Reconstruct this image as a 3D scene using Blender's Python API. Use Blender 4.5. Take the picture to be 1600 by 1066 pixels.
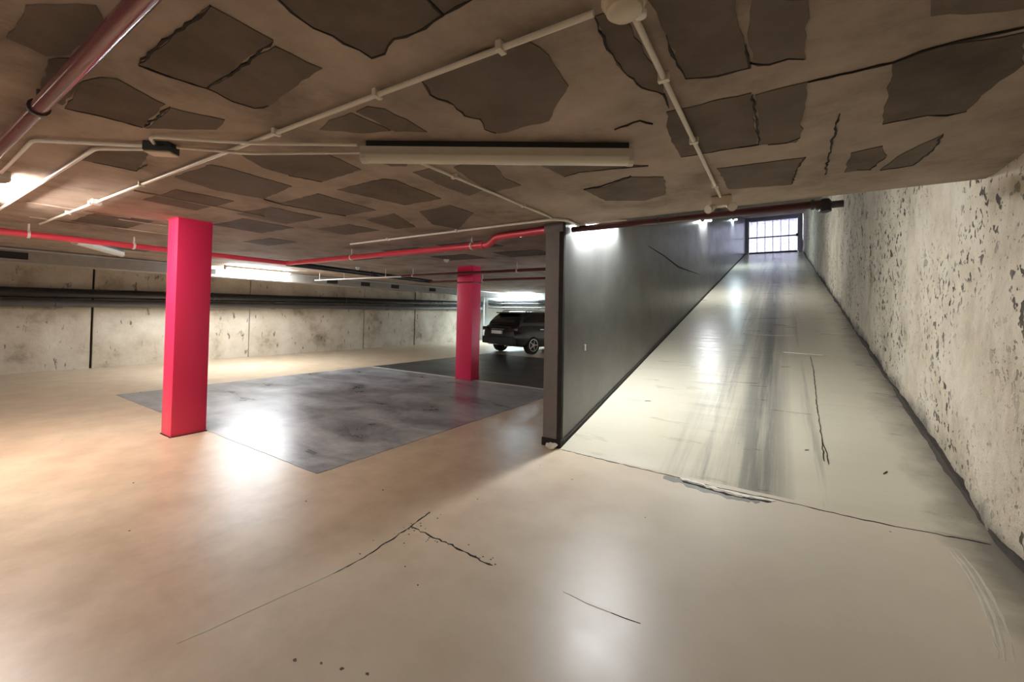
import bpy, bmesh, math, random
from mathutils import Vector, Matrix, noise

random.seed(7)
for o in list(bpy.data.objects):
    bpy.data.objects.remove(o)
SC = bpy.context.scene
COL = SC.collection

# ------------------------------------------------------------------ camera
FPX = 645.0
YAW, PITCH, ROLL = math.radians(33.0), math.radians(1.2), math.radians(1.05)
cam_d = bpy.data.cameras.new('camera')
cam_d.sensor_width = 36.0
cam_d.lens = FPX / 1600.0 * 36.0
cam_d.shift_y = -(533.0 - (490.0 - FPX * math.tan(PITCH))) / 1600.0
cam_d.clip_start = 0.02
cam = bpy.data.objects.new('camera', cam_d)
COL.objects.link(cam)
fw = Vector((-math.sin(YAW) * math.cos(PITCH), math.cos(YAW) * math.cos(PITCH), math.sin(PITCH)))
r0 = Vector((math.cos(YAW), math.sin(YAW), 0))
u0 = r0.cross(fw)
rr = r0 * math.cos(ROLL) + u0 * math.sin(ROLL)
uu = u0 * math.cos(ROLL) - r0 * math.sin(ROLL)
m = Matrix.Identity(4)
for i in range(3):
    m[i][0], m[i][1], m[i][2] = rr[i], uu[i], -fw[i]
m[2][3] = 1.4
cam.matrix_world = m
SC.camera = cam

# ------------------------------------------------------------------ world (overcast daylight, seen through the gate)
wd = bpy.data.worlds.new('daylight')
SC.world = wd
wd.use_nodes = True
bg = wd.node_tree.nodes['Background']
bg.inputs[0].default_value = (0.88, 0.93, 1.0, 1)
bg.inputs[1].default_value = 3.2

# ------------------------------------------------------------------ exposure and lamp strengths
vs = SC.view_settings
vs.view_transform = 'Standard'
vs.look = 'None'
vs.gamma = 1.0
vs.use_curve_mapping = False
vs.exposure = 1.15
LAMP = {'ramp': 112.0, 'ramp_far': 80.0, 'left': 165.0, 'edge': 110.0, 'back': 180.0, 'behind': 16.0}  # 'behind' drives the fill lamps added out of view
LAMP_COL = {'cool': (0.93, 0.97, 1.0), 'warm': (1.0, 0.88, 0.80), 'blue': (0.72, 0.90, 1.0)}

SC.cycles.use_adaptive_sampling = True
SC.cycles.adaptive_threshold = 0.08
SC.cycles.max_bounces = 7
SC.cycles.diffuse_bounces = 4
SC.cycles.glossy_bounces = 3
SC.cycles.sample_clamp_indirect = 6.0

# ------------------------------------------------------------------ traced layout, in metres on the ceiling and the floor
BLOCKS = [
  [(-2.172,0.548),(-1.55,0.561),(-1.549,0.76),(-2.139,0.773)],
  [(-2.14,0.778),(-1.577,0.781),(-1.559,0.956),(-1.864,0.981),(-2.053,1.001),(-2.145,0.975),(-2.166,0.892)],
  [(-2.971,0.481),(-2.556,0.462),(-2.44,0.497),(-2.395,0.536),(-2.491,0.732),(-2.909,0.762),(-2.927,0.607)],
  [(-2.914,0.777),(-2.508,0.758),(-2.42,0.958),(-2.591,0.987)],
  [(-3.935,0.717),(-3.553,0.74),(-3.317,0.914),(-3.88,0.991),(-3.925,0.776)],
  [(-3.813,1.19),(-3.259,1.218),(-3.229,1.351),(-3.259,1.773),(-3.843,1.845),(-3.93,1.512)],
  [(-2.87,1.235),(-2.377,1.499),(-2.442,1.805),(-2.923,1.818),(-3,1.607),(-2.999,1.425)],
  [(-3.89,2.014),(-3.263,1.992),(-3.293,2.613),(-3.749,2.602),(-3.842,2.399)],
  [(-2.902,0.389),(-2.455,0.347),(-2.358,0.392),(-2.37,0.448),(-2.941,0.469)],
  [(-2.384,0.233),(-2.073,0.239),(-1.872,0.363),(-1.961,0.406),(-2.316,0.384),(-2.418,0.336)],
  [(-1.336,0.661),(-1.351,0.716),(-1.361,0.8),(-1.34,0.859),(-1.344,0.906),(-1.327,0.959),(-1.325,1.015),(-1.26,1.022),(-1.164,0.982),(-1.072,0.999),(-0.982,0.991),(-0.936,0.985),(-0.931,0.91),(-1.029,0.735),(-1.245,0.629)],
  [(-0.921,0.916),(-0.925,0.988),(-0.81,0.984),(-0.775,0.919),(-0.911,0.886)],
  [(-1.278,1.233),(-1.166,1.23),(-0.965,1.202),(-0.761,1.241),(-0.736,1.359),(-0.762,1.584),(-0.868,1.691),(-0.981,1.823),(-1.283,1.816),(-1.323,1.738),(-1.273,1.633),(-1.318,1.566),(-1.293,1.456),(-1.324,1.331)],
  [(-0.513,1.255),(-0.471,1.257),(-0.434,1.313),(-0.411,1.741),(-0.433,1.861),(-0.5,1.76),(-0.53,1.595),(-0.536,1.437)],
  [(-2.093,1.282),(-1.953,1.244),(-1.78,1.252),(-1.77,1.491),(-1.927,1.435)],
  [(-1.75,1.256),(-1.658,1.252),(-1.606,1.312),(-1.604,1.51),(-1.613,1.603),(-1.755,1.509)],
  [(-1.846,2.092),(-1.563,2.058),(-1.583,2.175),(-1.675,2.464),(-1.657,2.646),(-1.952,2.69),(-1.907,2.331)],
  [(-2.165,2.025),(-1.979,2.029),(-1.969,2.601),(-2.178,2.666),(-2.193,2.342)],
  [(-3.014,2.009),(-2.465,2.012),(-2.405,2.08),(-2.453,2.623),(-2.897,2.617)],
  [(-3.74,2.838),(-3.24,2.788),(-3.528,3.358),(-3.823,3.324)],
  [(-2.953,2.857),(-2.527,2.822),(-2.532,3.175),(-3.156,3.677),(-3.251,3.352)],
  [(-1.333,2.23),(-1.119,2.379),(-0.723,2.714),(-1.16,2.603),(-1.288,2.637)],
  [(-1.29,2.984),(-1.144,3.011),(-0.883,2.869),(-0.688,2.981),(-0.771,3.415),(-0.967,3.521),(-1.252,3.362)],
  [(-2.207,1.696),(-1.983,1.852),(-2.108,1.913),(-2.198,1.86)],
  [(-0.346,1.27),(-0.335,1.469),(-0.329,1.784),(-0.253,1.82),(-0.106,1.832),(-0.111,1.666),(-0.117,1.411),(-0.126,1.32),(-0.336,1.218)],
  [(-0.074,1.438),(0.067,1.525),(0.078,1.881),(0.023,1.839),(-0.038,1.844),(-0.091,1.797),(-0.097,1.675)],
  [(-0.46,2.033),(-0.108,2.044),(-0.114,2.66),(-0.381,2.665),(-0.512,2.658),(-0.503,2.286)],
  [(-0.095,2.076),(0.092,2.066),(0.089,2.673),(0.072,2.749),(-0.1,2.689)],
  [(-0.352,2.983),(0.127,3.043),(0.073,3.313),(0.064,3.607),(-0.329,3.509)],
  [(0.355,2.082),(0.468,2.036),(0.685,2.078),(0.769,2.334),(0.741,2.447),(0.715,2.735),(0.584,2.686),(0.425,2.707)],
  [(0.347,3.09),(0.479,3.049),(0.529,3.242),(0.476,3.489),(0.354,3.475)],
  [(0.542,3.526),(0.602,3.239),(0.71,3.021),(0.729,3.269),(0.699,3.524)],
  [(0.38,1.717),(0.608,1.843),(0.632,1.915),(0.401,1.812)],
]
CEILING_CRACK_SHADOWS = [
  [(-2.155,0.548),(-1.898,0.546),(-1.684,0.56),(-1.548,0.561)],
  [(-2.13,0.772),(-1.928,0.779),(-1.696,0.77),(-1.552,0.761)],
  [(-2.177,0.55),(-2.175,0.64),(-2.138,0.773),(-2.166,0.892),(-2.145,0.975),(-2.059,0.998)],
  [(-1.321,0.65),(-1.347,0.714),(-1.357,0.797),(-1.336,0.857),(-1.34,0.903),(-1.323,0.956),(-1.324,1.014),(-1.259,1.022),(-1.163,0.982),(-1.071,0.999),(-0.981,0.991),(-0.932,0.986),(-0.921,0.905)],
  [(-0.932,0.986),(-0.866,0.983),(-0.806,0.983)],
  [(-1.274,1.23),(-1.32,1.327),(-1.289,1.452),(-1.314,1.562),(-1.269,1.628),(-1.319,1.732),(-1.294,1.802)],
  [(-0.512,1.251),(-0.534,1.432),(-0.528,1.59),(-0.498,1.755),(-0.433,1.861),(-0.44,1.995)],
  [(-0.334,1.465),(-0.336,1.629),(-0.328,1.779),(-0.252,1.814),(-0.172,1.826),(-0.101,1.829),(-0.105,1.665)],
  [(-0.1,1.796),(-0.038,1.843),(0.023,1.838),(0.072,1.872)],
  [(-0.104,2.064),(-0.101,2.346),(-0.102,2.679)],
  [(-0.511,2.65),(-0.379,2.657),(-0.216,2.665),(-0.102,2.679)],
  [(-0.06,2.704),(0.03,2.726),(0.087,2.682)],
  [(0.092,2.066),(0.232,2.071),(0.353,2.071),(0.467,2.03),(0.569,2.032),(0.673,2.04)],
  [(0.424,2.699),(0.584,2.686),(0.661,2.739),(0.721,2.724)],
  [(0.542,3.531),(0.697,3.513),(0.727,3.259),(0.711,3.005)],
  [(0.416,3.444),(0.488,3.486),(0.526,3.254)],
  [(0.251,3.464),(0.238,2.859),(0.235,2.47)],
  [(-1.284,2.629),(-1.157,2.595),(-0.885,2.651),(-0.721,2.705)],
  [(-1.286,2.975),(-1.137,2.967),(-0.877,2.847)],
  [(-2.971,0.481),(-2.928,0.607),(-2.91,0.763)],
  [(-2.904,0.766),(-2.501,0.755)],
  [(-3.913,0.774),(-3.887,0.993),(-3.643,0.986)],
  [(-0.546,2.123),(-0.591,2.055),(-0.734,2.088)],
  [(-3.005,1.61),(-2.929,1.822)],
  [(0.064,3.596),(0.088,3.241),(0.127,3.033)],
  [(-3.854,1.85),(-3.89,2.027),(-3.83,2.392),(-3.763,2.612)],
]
FLOOR_MARKS = {
  'f1':[(-2.10,0.72),(-2.06,0.95),(-2.01,1.25),(-1.985,1.45)],
  'f2':[(-1.986,1.359),(-1.976,1.511),(-1.981,1.646),(-1.996,1.805),(-2.019,1.961),(-2.05,2.153)],
  'f3':[(-2.024,1.937),(-1.856,1.93),(-1.678,1.923),(-1.493,1.907),(-1.33,1.902)],
  'f4':[(-0.66,1.922),(-0.6,1.924),(-0.526,1.932)],
  'f4b':[(-0.912,1.928),(-0.787,1.918),(-0.66,1.922)],
  'f5':[(-1.884,3.929),(-1.287,3.782),(-0.822,3.749),(-0.506,3.66),(-0.236,3.657),(-0.005,3.717)],
  'f6':[(-0.005,3.742),(0.245,3.771),(0.488,3.719),(0.779,3.745),(1.067,3.854)],
  'f7':[(-0.719,3.756),(-0.468,3.731),(-0.281,3.679),(-0.07,3.721)],
  's1':[(0.87,3.656),(0.882,3.464),(0.863,3.121),(0.818,2.828),(0.768,2.582)],
  's2':[(0.893,3.613),(0.898,3.333),(0.864,2.958),(0.81,2.65)],
}
H = 2.38            # ceiling underside
XR = 1.16           # right wall face
XL = -12.9          # left wall face
YB = 17.0           # far wall face
YN = -5.0           # wall behind the viewer
Y0 = 3.9            # foot of the ramp
S = 0.205           # ramp slope
YG = 31.0           # gate
XD0, XD1 = -2.12, -1.93   # dividing wall faces
YE = 4.1            # edge of the low ceiling


def rz(y):
    return S * (y - Y0)


# ================================================================== materials
MATS = {}


class NT:
    def __init__(self, name):
        self.m = bpy.data.materials.new(name)
        self.m.use_nodes = True
        self.t = self.m.node_tree
        self.b = self.t.nodes['Principled BSDF']
        self.co = self.t.nodes.new('ShaderNodeTexCoord').outputs['Object']

    def n(self, typ, **kw):
        nd = self.t.nodes.new(typ)
        for k, v in kw.items():
            if k in nd.inputs:
                nd.inputs[k].default_value = v
            else:
                setattr(nd, k, v)
        return nd

    def link(self, a, b):
        self.t.links.new(a, b)

    def mapped(self, scale=(1, 1, 1), loc=(0, 0, 0)):
        mp = self.n('ShaderNodeMapping')
        mp.inputs['Scale'].default_value = scale
        mp.inputs['Location'].default_value = loc
        self.link(self.co, mp.inputs['Vector'])
        return mp.outputs[0]

    def noise(self, scale, detail=4, rough=0.55, vec=None, dist=0.0):
        nd = self.n('ShaderNodeTexNoise')
        nd.inputs['Scale'].default_value = scale
        nd.inputs['Detail'].default_value = detail
        nd.inputs['Roughness'].default_value = rough
        nd.inputs['Distortion'].default_value = dist
        self.link(vec if vec is not None else self.co, nd.inputs['Vector'])
        return nd.outputs['Fac']

    def ramp(self, fac, stops):
        nd = self.n('ShaderNodeValToRGB')
        cr = nd.color_ramp
        while len(cr.elements) < len(stops):
            cr.elements.new(0.5)
        for e, (p, c) in zip(cr.elements, stops):
            e.position = p
            e.color = (c, c, c, 1) if isinstance(c, (int, float)) else (*c, 1)
        self.link(fac, nd.inputs[0])
        return nd.outputs[0]

    def mix(self, fac, a, b, mode='MIX'):
        nd = self.n('ShaderNodeMix', data_type='RGBA', blend_type=mode)
        for sock, v in ((nd.inputs[0], fac), (nd.inputs[6], a), (nd.inputs[7], b)):
            if isinstance(v, (int, float)):
                sock.default_value = v
            elif isinstance(v, tuple):
                sock.default_value = (*v, 1)
            else:
                self.link(v, sock)
        return nd.outputs[2]

    def math(self, op, a, b=0.0, clamp=False):
        nd = self.n('ShaderNodeMath', operation=op, use_clamp=clamp)
        for i, v in enumerate((a, b)):
            if isinstance(v, (int, float)):
                nd.inputs[i].default_value = v
            else:
                self.link(v, nd.inputs[i])
        return nd.outputs[0]

    def xyz(self):
        nd = self.n('ShaderNodeSeparateXYZ')
        self.link(self.co, nd.inputs[0])
        return nd.outputs

    def band(self, val, centre, width):
        d = self.math('SUBTRACT', val, centre)
        d = self.math('ABSOLUTE', d)
        d = self.math('DIVIDE', d, width)
        return self.math('SUBTRACT', 1.0, d, clamp=True)

    def bump(self, hgt, strength=0.3, dist=0.01):
        nd = self.n('ShaderNodeBump')
        nd.inputs['Strength'].default_value = strength
        nd.inputs['Distance'].default_value = dist
        self.link(hgt, nd.inputs['Height'])
        self.link(nd.outputs[0], self.b.inputs['Normal'])

    def set(self, col=None, rough=None, metal=None, spec=None):
        for k, v in (('Base Color', col), ('Roughness', rough), ('Metallic', metal), ('Specular IOR Level', spec)):
            if v is None:
                continue
            if isinstance(v, (int, float)):
                self.b.inputs[k].default_value = v
            elif isinstance(v, tuple):
                self.b.inputs[k].default_value = (*v, 1)
            else:
                self.link(v, self.b.inputs[k])
        return self.m


def simple(name, col, rough=0.5, metal=0.0, var=0.18, scale=9.0, bump=0.0, spec=0.5):
    t = NT(name)
    f = t.noise(scale, 4)
    c = t.mix(f, tuple(v * (1 - var) for v in col), tuple(min(1, v * (1 + var)) for v in col))
    t.set(c, rough, metal, spec)
    if bump:
        t.bump(t.noise(scale * 6, 5), bump, 0.01)
    MATS[name] = t.m
    return t.m


def build_materials():
    # painted screed of the floor
    t = NT('floor_paint')
    x, y, z = t.xyz()
    big = t.noise(0.55, 3, 0.5)
    c = t.ramp(big, [(0.3, (0.60, 0.455, 0.32)), (0.5, (0.66, 0.525, 0.375)), (0.7, (0.67, 0.57, 0.43))])
    fine = t.noise(3.2, 6, 0.65)
    c = t.mix(t.ramp(fine, [(0.35, 0.0), (0.62, 1.0)]), t.mix(1.0, c, (0.80, 0.78, 0.75), 'MULTIPLY'), c)
    # yellower, greyer tone towards the ramp side
    side = t.math('MULTIPLY_ADD', x, 0.5)
    side.node.inputs[2].default_value = 1.1
    side = t.math('ADD', side, t.math('MULTIPLY', fine, 0.4), clamp=True)
    c = t.mix(t.math('MULTIPLY', side, 0.75), c, (0.555, 0.505, 0.405))
    # grime along the right wall
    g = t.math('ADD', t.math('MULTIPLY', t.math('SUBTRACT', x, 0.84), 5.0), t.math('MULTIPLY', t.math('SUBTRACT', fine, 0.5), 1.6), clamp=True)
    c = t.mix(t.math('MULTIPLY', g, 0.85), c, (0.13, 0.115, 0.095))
    # small dark spots
    vo = t.n('ShaderNodeTexVoronoi')
    vo.inputs['Scale'].default_value = 2.3
    vo.inputs['Randomness'].default_value = 1.0
    t.link(t.co, vo.inputs['Vector'])
    sp = t.ramp(vo.outputs['Distance'], [(0.018, 1.0), (0.035, 0.0)])
    c = t.mix(t.math('MULTIPLY', sp, 0.7), c, (0.10, 0.08, 0.06))
    ro = t.ramp(fine, [(0.25, 0.30), (0.75, 0.42)])
    t.set(c, ro, 0, 0.5)
    t.bump(t.math('ADD', t.noise(1.2, 4), t.math('MULTIPLY', t.noise(30, 4), 0.06)), 0.25, 0.012)
    MATS['floor'] = t.m

    # ramp: same paint, tyre stains and ribbed cross waves
    t = NT('ramp_paint')
    x, y, z = t.xyz()
    st = t.noise(1.0, 6, 0.68, t.mapped((8.0, 0.28, 0.28)), 0.2)
    fine = t.noise(1.0, 6, 0.65, t.mapped((1.2, 6.0, 6.0)))
    c = t.ramp(t.noise(0.5, 3), [(0.3, (0.55, 0.51, 0.39)), (0.7, (0.64, 0.60, 0.475))])
    c = t.mix(t.ramp(fine, [(0.25, 0.18), (0.6, 0.0)]), c, (0.44, 0.41, 0.325))
    b1 = t.math('MULTIPLY', t.math('POWER', t.band(x, -0.14, 0.26), 0.7), t.ramp(st, [(0.32, 0.30), (0.52, 1.0)]))
    b2 = t.math('MULTIPLY', t.band(x, -0.60, 0.45), t.ramp(st, [(0.45, 0.0), (0.65, 0.65)]))
    b3 = t.math('MULTIPLY', t.band(x, 0.28, 0.10), t.ramp(st, [(0.48, 0.0), (0.6, 0.5)]))
    bb = t.math('ADD', t.math('ADD', b1, b2), b3, clamp=True)
    c = t.mix(t.math('MULTIPLY', bb, 0.88), c, (0.10, 0.105, 0.10))
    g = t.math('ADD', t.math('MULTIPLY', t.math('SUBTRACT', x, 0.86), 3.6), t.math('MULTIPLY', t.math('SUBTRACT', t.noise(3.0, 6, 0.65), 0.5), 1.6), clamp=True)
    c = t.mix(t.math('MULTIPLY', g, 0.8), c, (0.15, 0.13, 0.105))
    t.set(c, t.ramp(fine, [(0.3, 0.26), (0.7, 0.34)]), 0, 0.5)
    wv = t.noise(1.0, 3, 0.5, t.mapped((0.18, 5.0, 5.0)), 0.1)
    t.bump(t.math('ADD', wv, t.math('MULTIPLY', t.noise(25, 4), 0.05)), 0.5, 0.015)
    MATS['ramp'] = t.m

    # dark bay paint, worn; the lighter bay has bluish glare mixed into its colour
    for nm, a, b_, r1, r2 in (('bay_worn_glare', (0.14, 0.15, 0.17), (0.46, 0.465, 0.48), 0.25, 0.42),
                              ('bay_dark', (0.022, 0.024, 0.028), (0.07, 0.072, 0.078), 0.28, 0.45)):
        t = NT(nm)
        w = t.noise(1.1, 6, 0.62, t.mapped((0.8, 1.6, 1)), 0.6)
        w2 = t.noise(5.0, 6, 0.7)
        f = t.math('ADD', t.math('MULTIPLY', w, 0.75), t.math('MULTIPLY', w2, 0.25))
        c = t.ramp(f, [(0.40, a), (0.62, b_)])
        t.set(c, t.ramp(w, [(0.3, r1), (0.7, r2)]), 0, 0.5)
        t.bump(t.noise(2.2, 4), 0.15, 0.01)
        MATS[nm] = t.m

    # ceiling skim
    t = NT('ceiling_skim')
    f = t.noise(1.6, 6, 0.68)
    c = t.ramp(f, [(0.32, (0.20, 0.155, 0.123)), (0.5, (0.345, 0.273, 0.22)), (0.68, (0.43, 0.345, 0.28))])
    c = t.mix(t.ramp(t.noise(0.7, 5, 0.7, t.mapped((1, 1, 1), (4, 2, 0))), [(0.5, 0.0), (0.72, 0.5)]), c, (0.20, 0.155, 0.13))
    t.set(c, 0.85, 0, 0.2)
    t.bump(t.math('ADD', t.noise(4, 6, 0.6), t.math('MULTIPLY', t.noise(40, 4), 0.15)), 0.3, 0.015)
    MATS['ceiling'] = t.m
    t = NT('block_concrete')
    f = t.noise(2.6, 6, 0.65)
    c = t.ramp(f, [(0.3, (0.085, 0.064, 0.051)), (0.7, (0.175, 0.136, 0.11))])
    oi = t.n('ShaderNodeObjectInfo')
    c = t.mix(t.math('MULTIPLY', oi.outputs['Random'], 0.45), c, (0.20, 0.163, 0.132))
    t.set(c, 0.9, 0, 0.15)
    t.bump(t.noise(22, 6, 0.7), 0.4, 0.01)
    MATS['block'] = t.m

    # rough cream render of the right wall
    t = NT('rough_render')
    f = t.noise(1.6, 7, 0.68, t.mapped((1, 1, 0.75)))
    c = t.ramp(f, [(0.27, (0.36, 0.31, 0.23)), (0.42, (0.66, 0.57, 0.43)), (0.56, (0.79, 0.705, 0.56)), (0.75, (0.85, 0.785, 0.67))])
    pit = t.noise(15.0, 2, 0.5, t.mapped((1, 1, 0.8)))
    where = t.noise(0.8, 3, 0.55, t.mapped((1, 1, 1), (3, 1, 5)))
    pm = t.math('MULTIPLY', t.ramp(pit, [(0.60, 0.0), (0.635, 1.0)]), t.ramp(where, [(0.40, 0.0), (0.55, 1.0)]))
    pit2 = t.noise(23.0, 3, 0.6)
    pm2 = t.math('MULTIPLY', t.ramp(pit2, [(0.63, 0.0), (0.67, 1.0)]), t.ramp(where, [(0.34, 0.1), (0.60, 1.0)]))
    pm = t.math('MAXIMUM', pm, pm2)
    c = t.mix(t.math('MULTIPLY', pm, 0.92), c, (0.045, 0.034, 0.028))
    str_ = t.noise(1.0, 5, 0.65, t.mapped((7, 7, 0.7)))
    c = t.mix(t.ramp(str_, [(0.57, 0.0), (0.78, 0.35)]), c, (0.38, 0.32, 0.24))
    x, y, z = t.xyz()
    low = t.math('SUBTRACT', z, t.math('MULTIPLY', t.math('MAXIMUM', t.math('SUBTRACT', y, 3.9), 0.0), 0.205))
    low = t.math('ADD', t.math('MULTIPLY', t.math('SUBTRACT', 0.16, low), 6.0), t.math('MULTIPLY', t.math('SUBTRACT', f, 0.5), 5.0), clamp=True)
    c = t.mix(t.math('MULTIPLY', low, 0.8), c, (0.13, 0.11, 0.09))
    t.set(c, 0.7, 0, 0.35)
    hh = t.math('SUBTRACT', t.math('ADD', t.noise(7, 8, 0.7), t.math('MULTIPLY', t.noise(30, 5, 0.7), 0.2)), t.math('MULTIPLY', pm, 0.6))
    t.bump(hh, 0.9, 0.04)
    MATS['render'] = t.m

    # old concrete of the far left wall
    t = NT('old_concrete')
    f = t.noise(1.1, 6, 0.65)
    c = t.ramp(f, [(0.30, (0.27, 0.215, 0.155)), (0.45, (0.53, 0.465, 0.365)), (0.66, (0.66, 0.61, 0.51))])
    pit = t.noise(9.0, 4, 0.6, t.mapped((1, 1, 0.4)), 0.2)
    c = t.mix(t.ramp(pit, [(0.62, 0.0), (0.69, 0.85)]), c, (0.11, 0.085, 0.06))
    t.set(c, 0.8, 0, 0.3)
    t.bump(t.math('SUBTRACT', t.noise(4, 6, 0.65), t.math('MULTIPLY', pit, 0.4)), 0.5, 0.03)
    MATS['concrete'] = t.m

    # satin grey paint of the dividing wall
    t = NT('grey_wall_paint')
    f = t.noise(1.4, 5, 0.6)
    c = t.ramp(f, [(0.3, (0.070, 0.070, 0.066)), (0.7, (0.125, 0.125, 0.118))])
    t.set(c, t.ramp(t.noise(3, 4), [(0.3, 0.29), (0.7, 0.36)]), 0, 0.5)
    t.bump(t.noise(1.2, 2), 0.2, 0.012)
    MATS['divider'] = t.m

    simple('end_paint', (0.165, 0.148, 0.145), 0.45, var=0.2, bump=0.1)
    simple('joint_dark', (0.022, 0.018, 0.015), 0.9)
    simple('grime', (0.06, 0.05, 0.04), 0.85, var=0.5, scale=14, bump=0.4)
    simple('stain_grey', (0.22, 0.215, 0.19), 0.35, var=0.3)
    simple('pit_brown', (0.10, 0.075, 0.055), 0.8)
    simple('chip_white', (0.72, 0.70, 0.62), 0.7)
    simple('scuff', (0.60, 0.57, 0.48), 0.6)
    simple('line_paint', (0.62, 0.62, 0.58), 0.5, var=0.3, scale=5)
    simple('column_red', (0.80, 0.030, 0.115), 0.38, var=0.06, scale=3, bump=0.03)
    simple('pipe_red', (0.72, 0.06, 0.10), 0.28, var=0.15)
    simple('pipe_red_shaded', (0.06, 0.010, 0.015), 0.3, var=0.15)  # the red pipe again, with shade mixed into its colour
    simple('pipe_maroon', (0.17, 0.045, 0.055), 0.2, var=0.15)
    simple('pipe_black', (0.018, 0.018, 0.020), 0.25)
    simple('pipe_grey', (0.11, 0.11, 0.115), 0.28)
    simple('conduit_cream', (0.66, 0.60, 0.50), 0.4, var=0.1)
    simple('conduit_white', (0.78, 0.75, 0.70), 0.4, var=0.08)
    simple('fitting_cream', (0.60, 0.52, 0.40), 0.45, var=0.1)
    simple('housing', (0.60, 0.55, 0.46), 0.45, var=0.08)
    simple('diffuser_off', (0.66, 0.62, 0.53), 0.35, var=0.05)
    simple('zinc', (0.55, 0.54, 0.52), 0.35, 0.6)
    simple('dark_steel', (0.03, 0.03, 0.035), 0.4)
    simple('duct_grey', (0.30, 0.28, 0.25), 0.7, var=0.25, bump=0.2)
    simple('white_wall', (0.62, 0.68, 0.70), 0.7, var=0.12, bump=0.15)
    simple('pilaster', (0.33, 0.33, 0.43), 0.6, var=0.15)
    simple('car_paint', (0.010, 0.010, 0.012), 0.22, var=0.1)
    simple('car_glass', (0.006, 0.006, 0.007), 0.08, var=0.1)
    simple('rubber', (0.012, 0.012, 0.012), 0.8)
    simple('alloy', (0.5, 0.5, 0.52), 0.3, 0.7)
    simple('tail_red', (0.035, 0.004, 0.004), 0.2)
    simple('plate_white', (0.85, 0.85, 0.83), 0.4, var=0.03)
    simple('plastic_black', (0.02, 0.02, 0.02), 0.6)
    simple('paper', (0.80, 0.78, 0.72), 0.8, var=0.1)
    simple('asphalt', (0.20, 0.20, 0.20), 0.9, bump=0.3)

    t = NT('frosted_pane')
    tr = t.n('ShaderNodeBsdfTranslucent')
    cc = t.mix(t.ramp(t.noise(9, 3), [(0.4, 0.0), (0.6, 1.0)]), (0.93, 0.93, 0.97), (0.66, 0.65, 0.80))
    t.link(cc, tr.inputs[0])
    mx = t.n('ShaderNodeMixShader')
    mx.inputs[0].default_value = 0.75
    t.set((0.85, 0.85, 0.9), 0.3)
    out = t.t.nodes['Material Output']
    t.link(t.b.outputs[0], mx.inputs[1])
    t.link(tr.outputs[0], mx.inputs[2])
    t.link(mx.outputs[0], out.inputs[0])
    MATS['frosted'] = t.m


def lamp_mat(kind, colname):
    key = 'lit_%s_%s' % (kind, colname)
    if key not in MATS:
        t = NT(key)
        t.set((0.9, 0.9, 0.9), 0.3)
        t.b.inputs['Emission Color'].default_value = (*LAMP_COL[colname], 1)
        t.b.inputs['Emission Strength'].default_value = LAMP[kind]
        MATS[key] = t.m
    return MATS[key]


build_materials()


# ================================================================== mesh helpers
def link(name, bm, mat, parent=None, smooth=False):
    bmesh.ops.recalc_face_normals(bm, faces=bm.faces)
    me = bpy.data.meshes.new(name)
    bm.to_mesh(me)
    bm.free()
    me.materials.append(MATS[mat] if isinstance(mat, str) else mat)
    if smooth:
        for p in me.polygons:
            p.use_smooth = True
        try:
            me.set_sharp_from_angle(angle=math.radians(40))
        except Exception:
            pass
    o = bpy.data.objects.new(name, me)
    COL.objects.link(o)
    if parent is not None:
        o.parent = parent
    return o


def copy_of(o, parent, loc=None, rot=None):
    c = o.copy()
    COL.objects.link(c)
    c.parent = parent
    if loc is not None:
        c.location = loc
    if rot is not None:
        c.rotation_euler = rot
    return c


def empty(name, loc=(0, 0, 0), rot=0.0):
    o = bpy.data.objects.new(name, None)
    o.empty_display_size = 0.1
    COL.objects.link(o)
    o.location = loc
    o.rotation_euler = (0, 0, rot)
    return o


def tag(o, label, cat, group=None):
    o['label'] = label
    o['category'] = cat
    if group:
        o['group'] = group
    return o


def structure(o, label=None):
    o['kind'] = 'structure'
    if label:
        o['label'] = label
    return o


def add_box(bm, lo, hi, bevel=0.0):
    x0, y0, z0 = lo
    x1, y1, z1 = hi
    v = [bm.verts.new(p) for p in ((x0, y0, z0), (x1, y0, z0), (x1, y1, z0), (x0, y1, z0),
                                   (x0, y0, z1), (x1, y0, z1), (x1, y1, z1), (x0, y1, z1))]
    fs = [bm.faces.new([v[i] for i in q]) for q in ((3, 2, 1, 0), (4, 5, 6, 7), (0, 1, 5, 4), (1, 2, 6, 5), (2, 3, 7, 6), (3, 0, 4, 7))]
    if bevel:
        es = list({e for f in fs for e in f.edges})
        bmesh.ops.bevel(bm, geom=es, offset=bevel, segments=2, profile=0.6, affect='EDGES')
    return v


def box(lo, hi, bevel=0.0):
    bm = bmesh.new()
    add_box(bm, lo, hi, bevel)
    return bm


def prism(pts, axis, a, b, bm=None):
    """polygon pts in the plane across axis ('x': (y,z), 'y': (x,z), 'z': (x,y)) extruded from a to b"""
    bm = bm or bmesh.new()

    def mk(p, w):
        if axis == 'x':
            return (w, p[0], p[1])
        if axis == 'y':
            return (p[0], w, p[1])
        return (p[0], p[1], w)
    A = [bm.verts.new(mk(p, a)) for p in pts]
    B = [bm.verts.new(mk(p, b)) for p in pts]
    bm.faces.new(A)
    bm.faces.new(list(reversed(B)))
    n = len(pts)
    for i in range(n):
        bm.faces.new((A[i], B[i], B[(i + 1) % n], A[(i + 1) % n]))
    return bm


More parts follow.
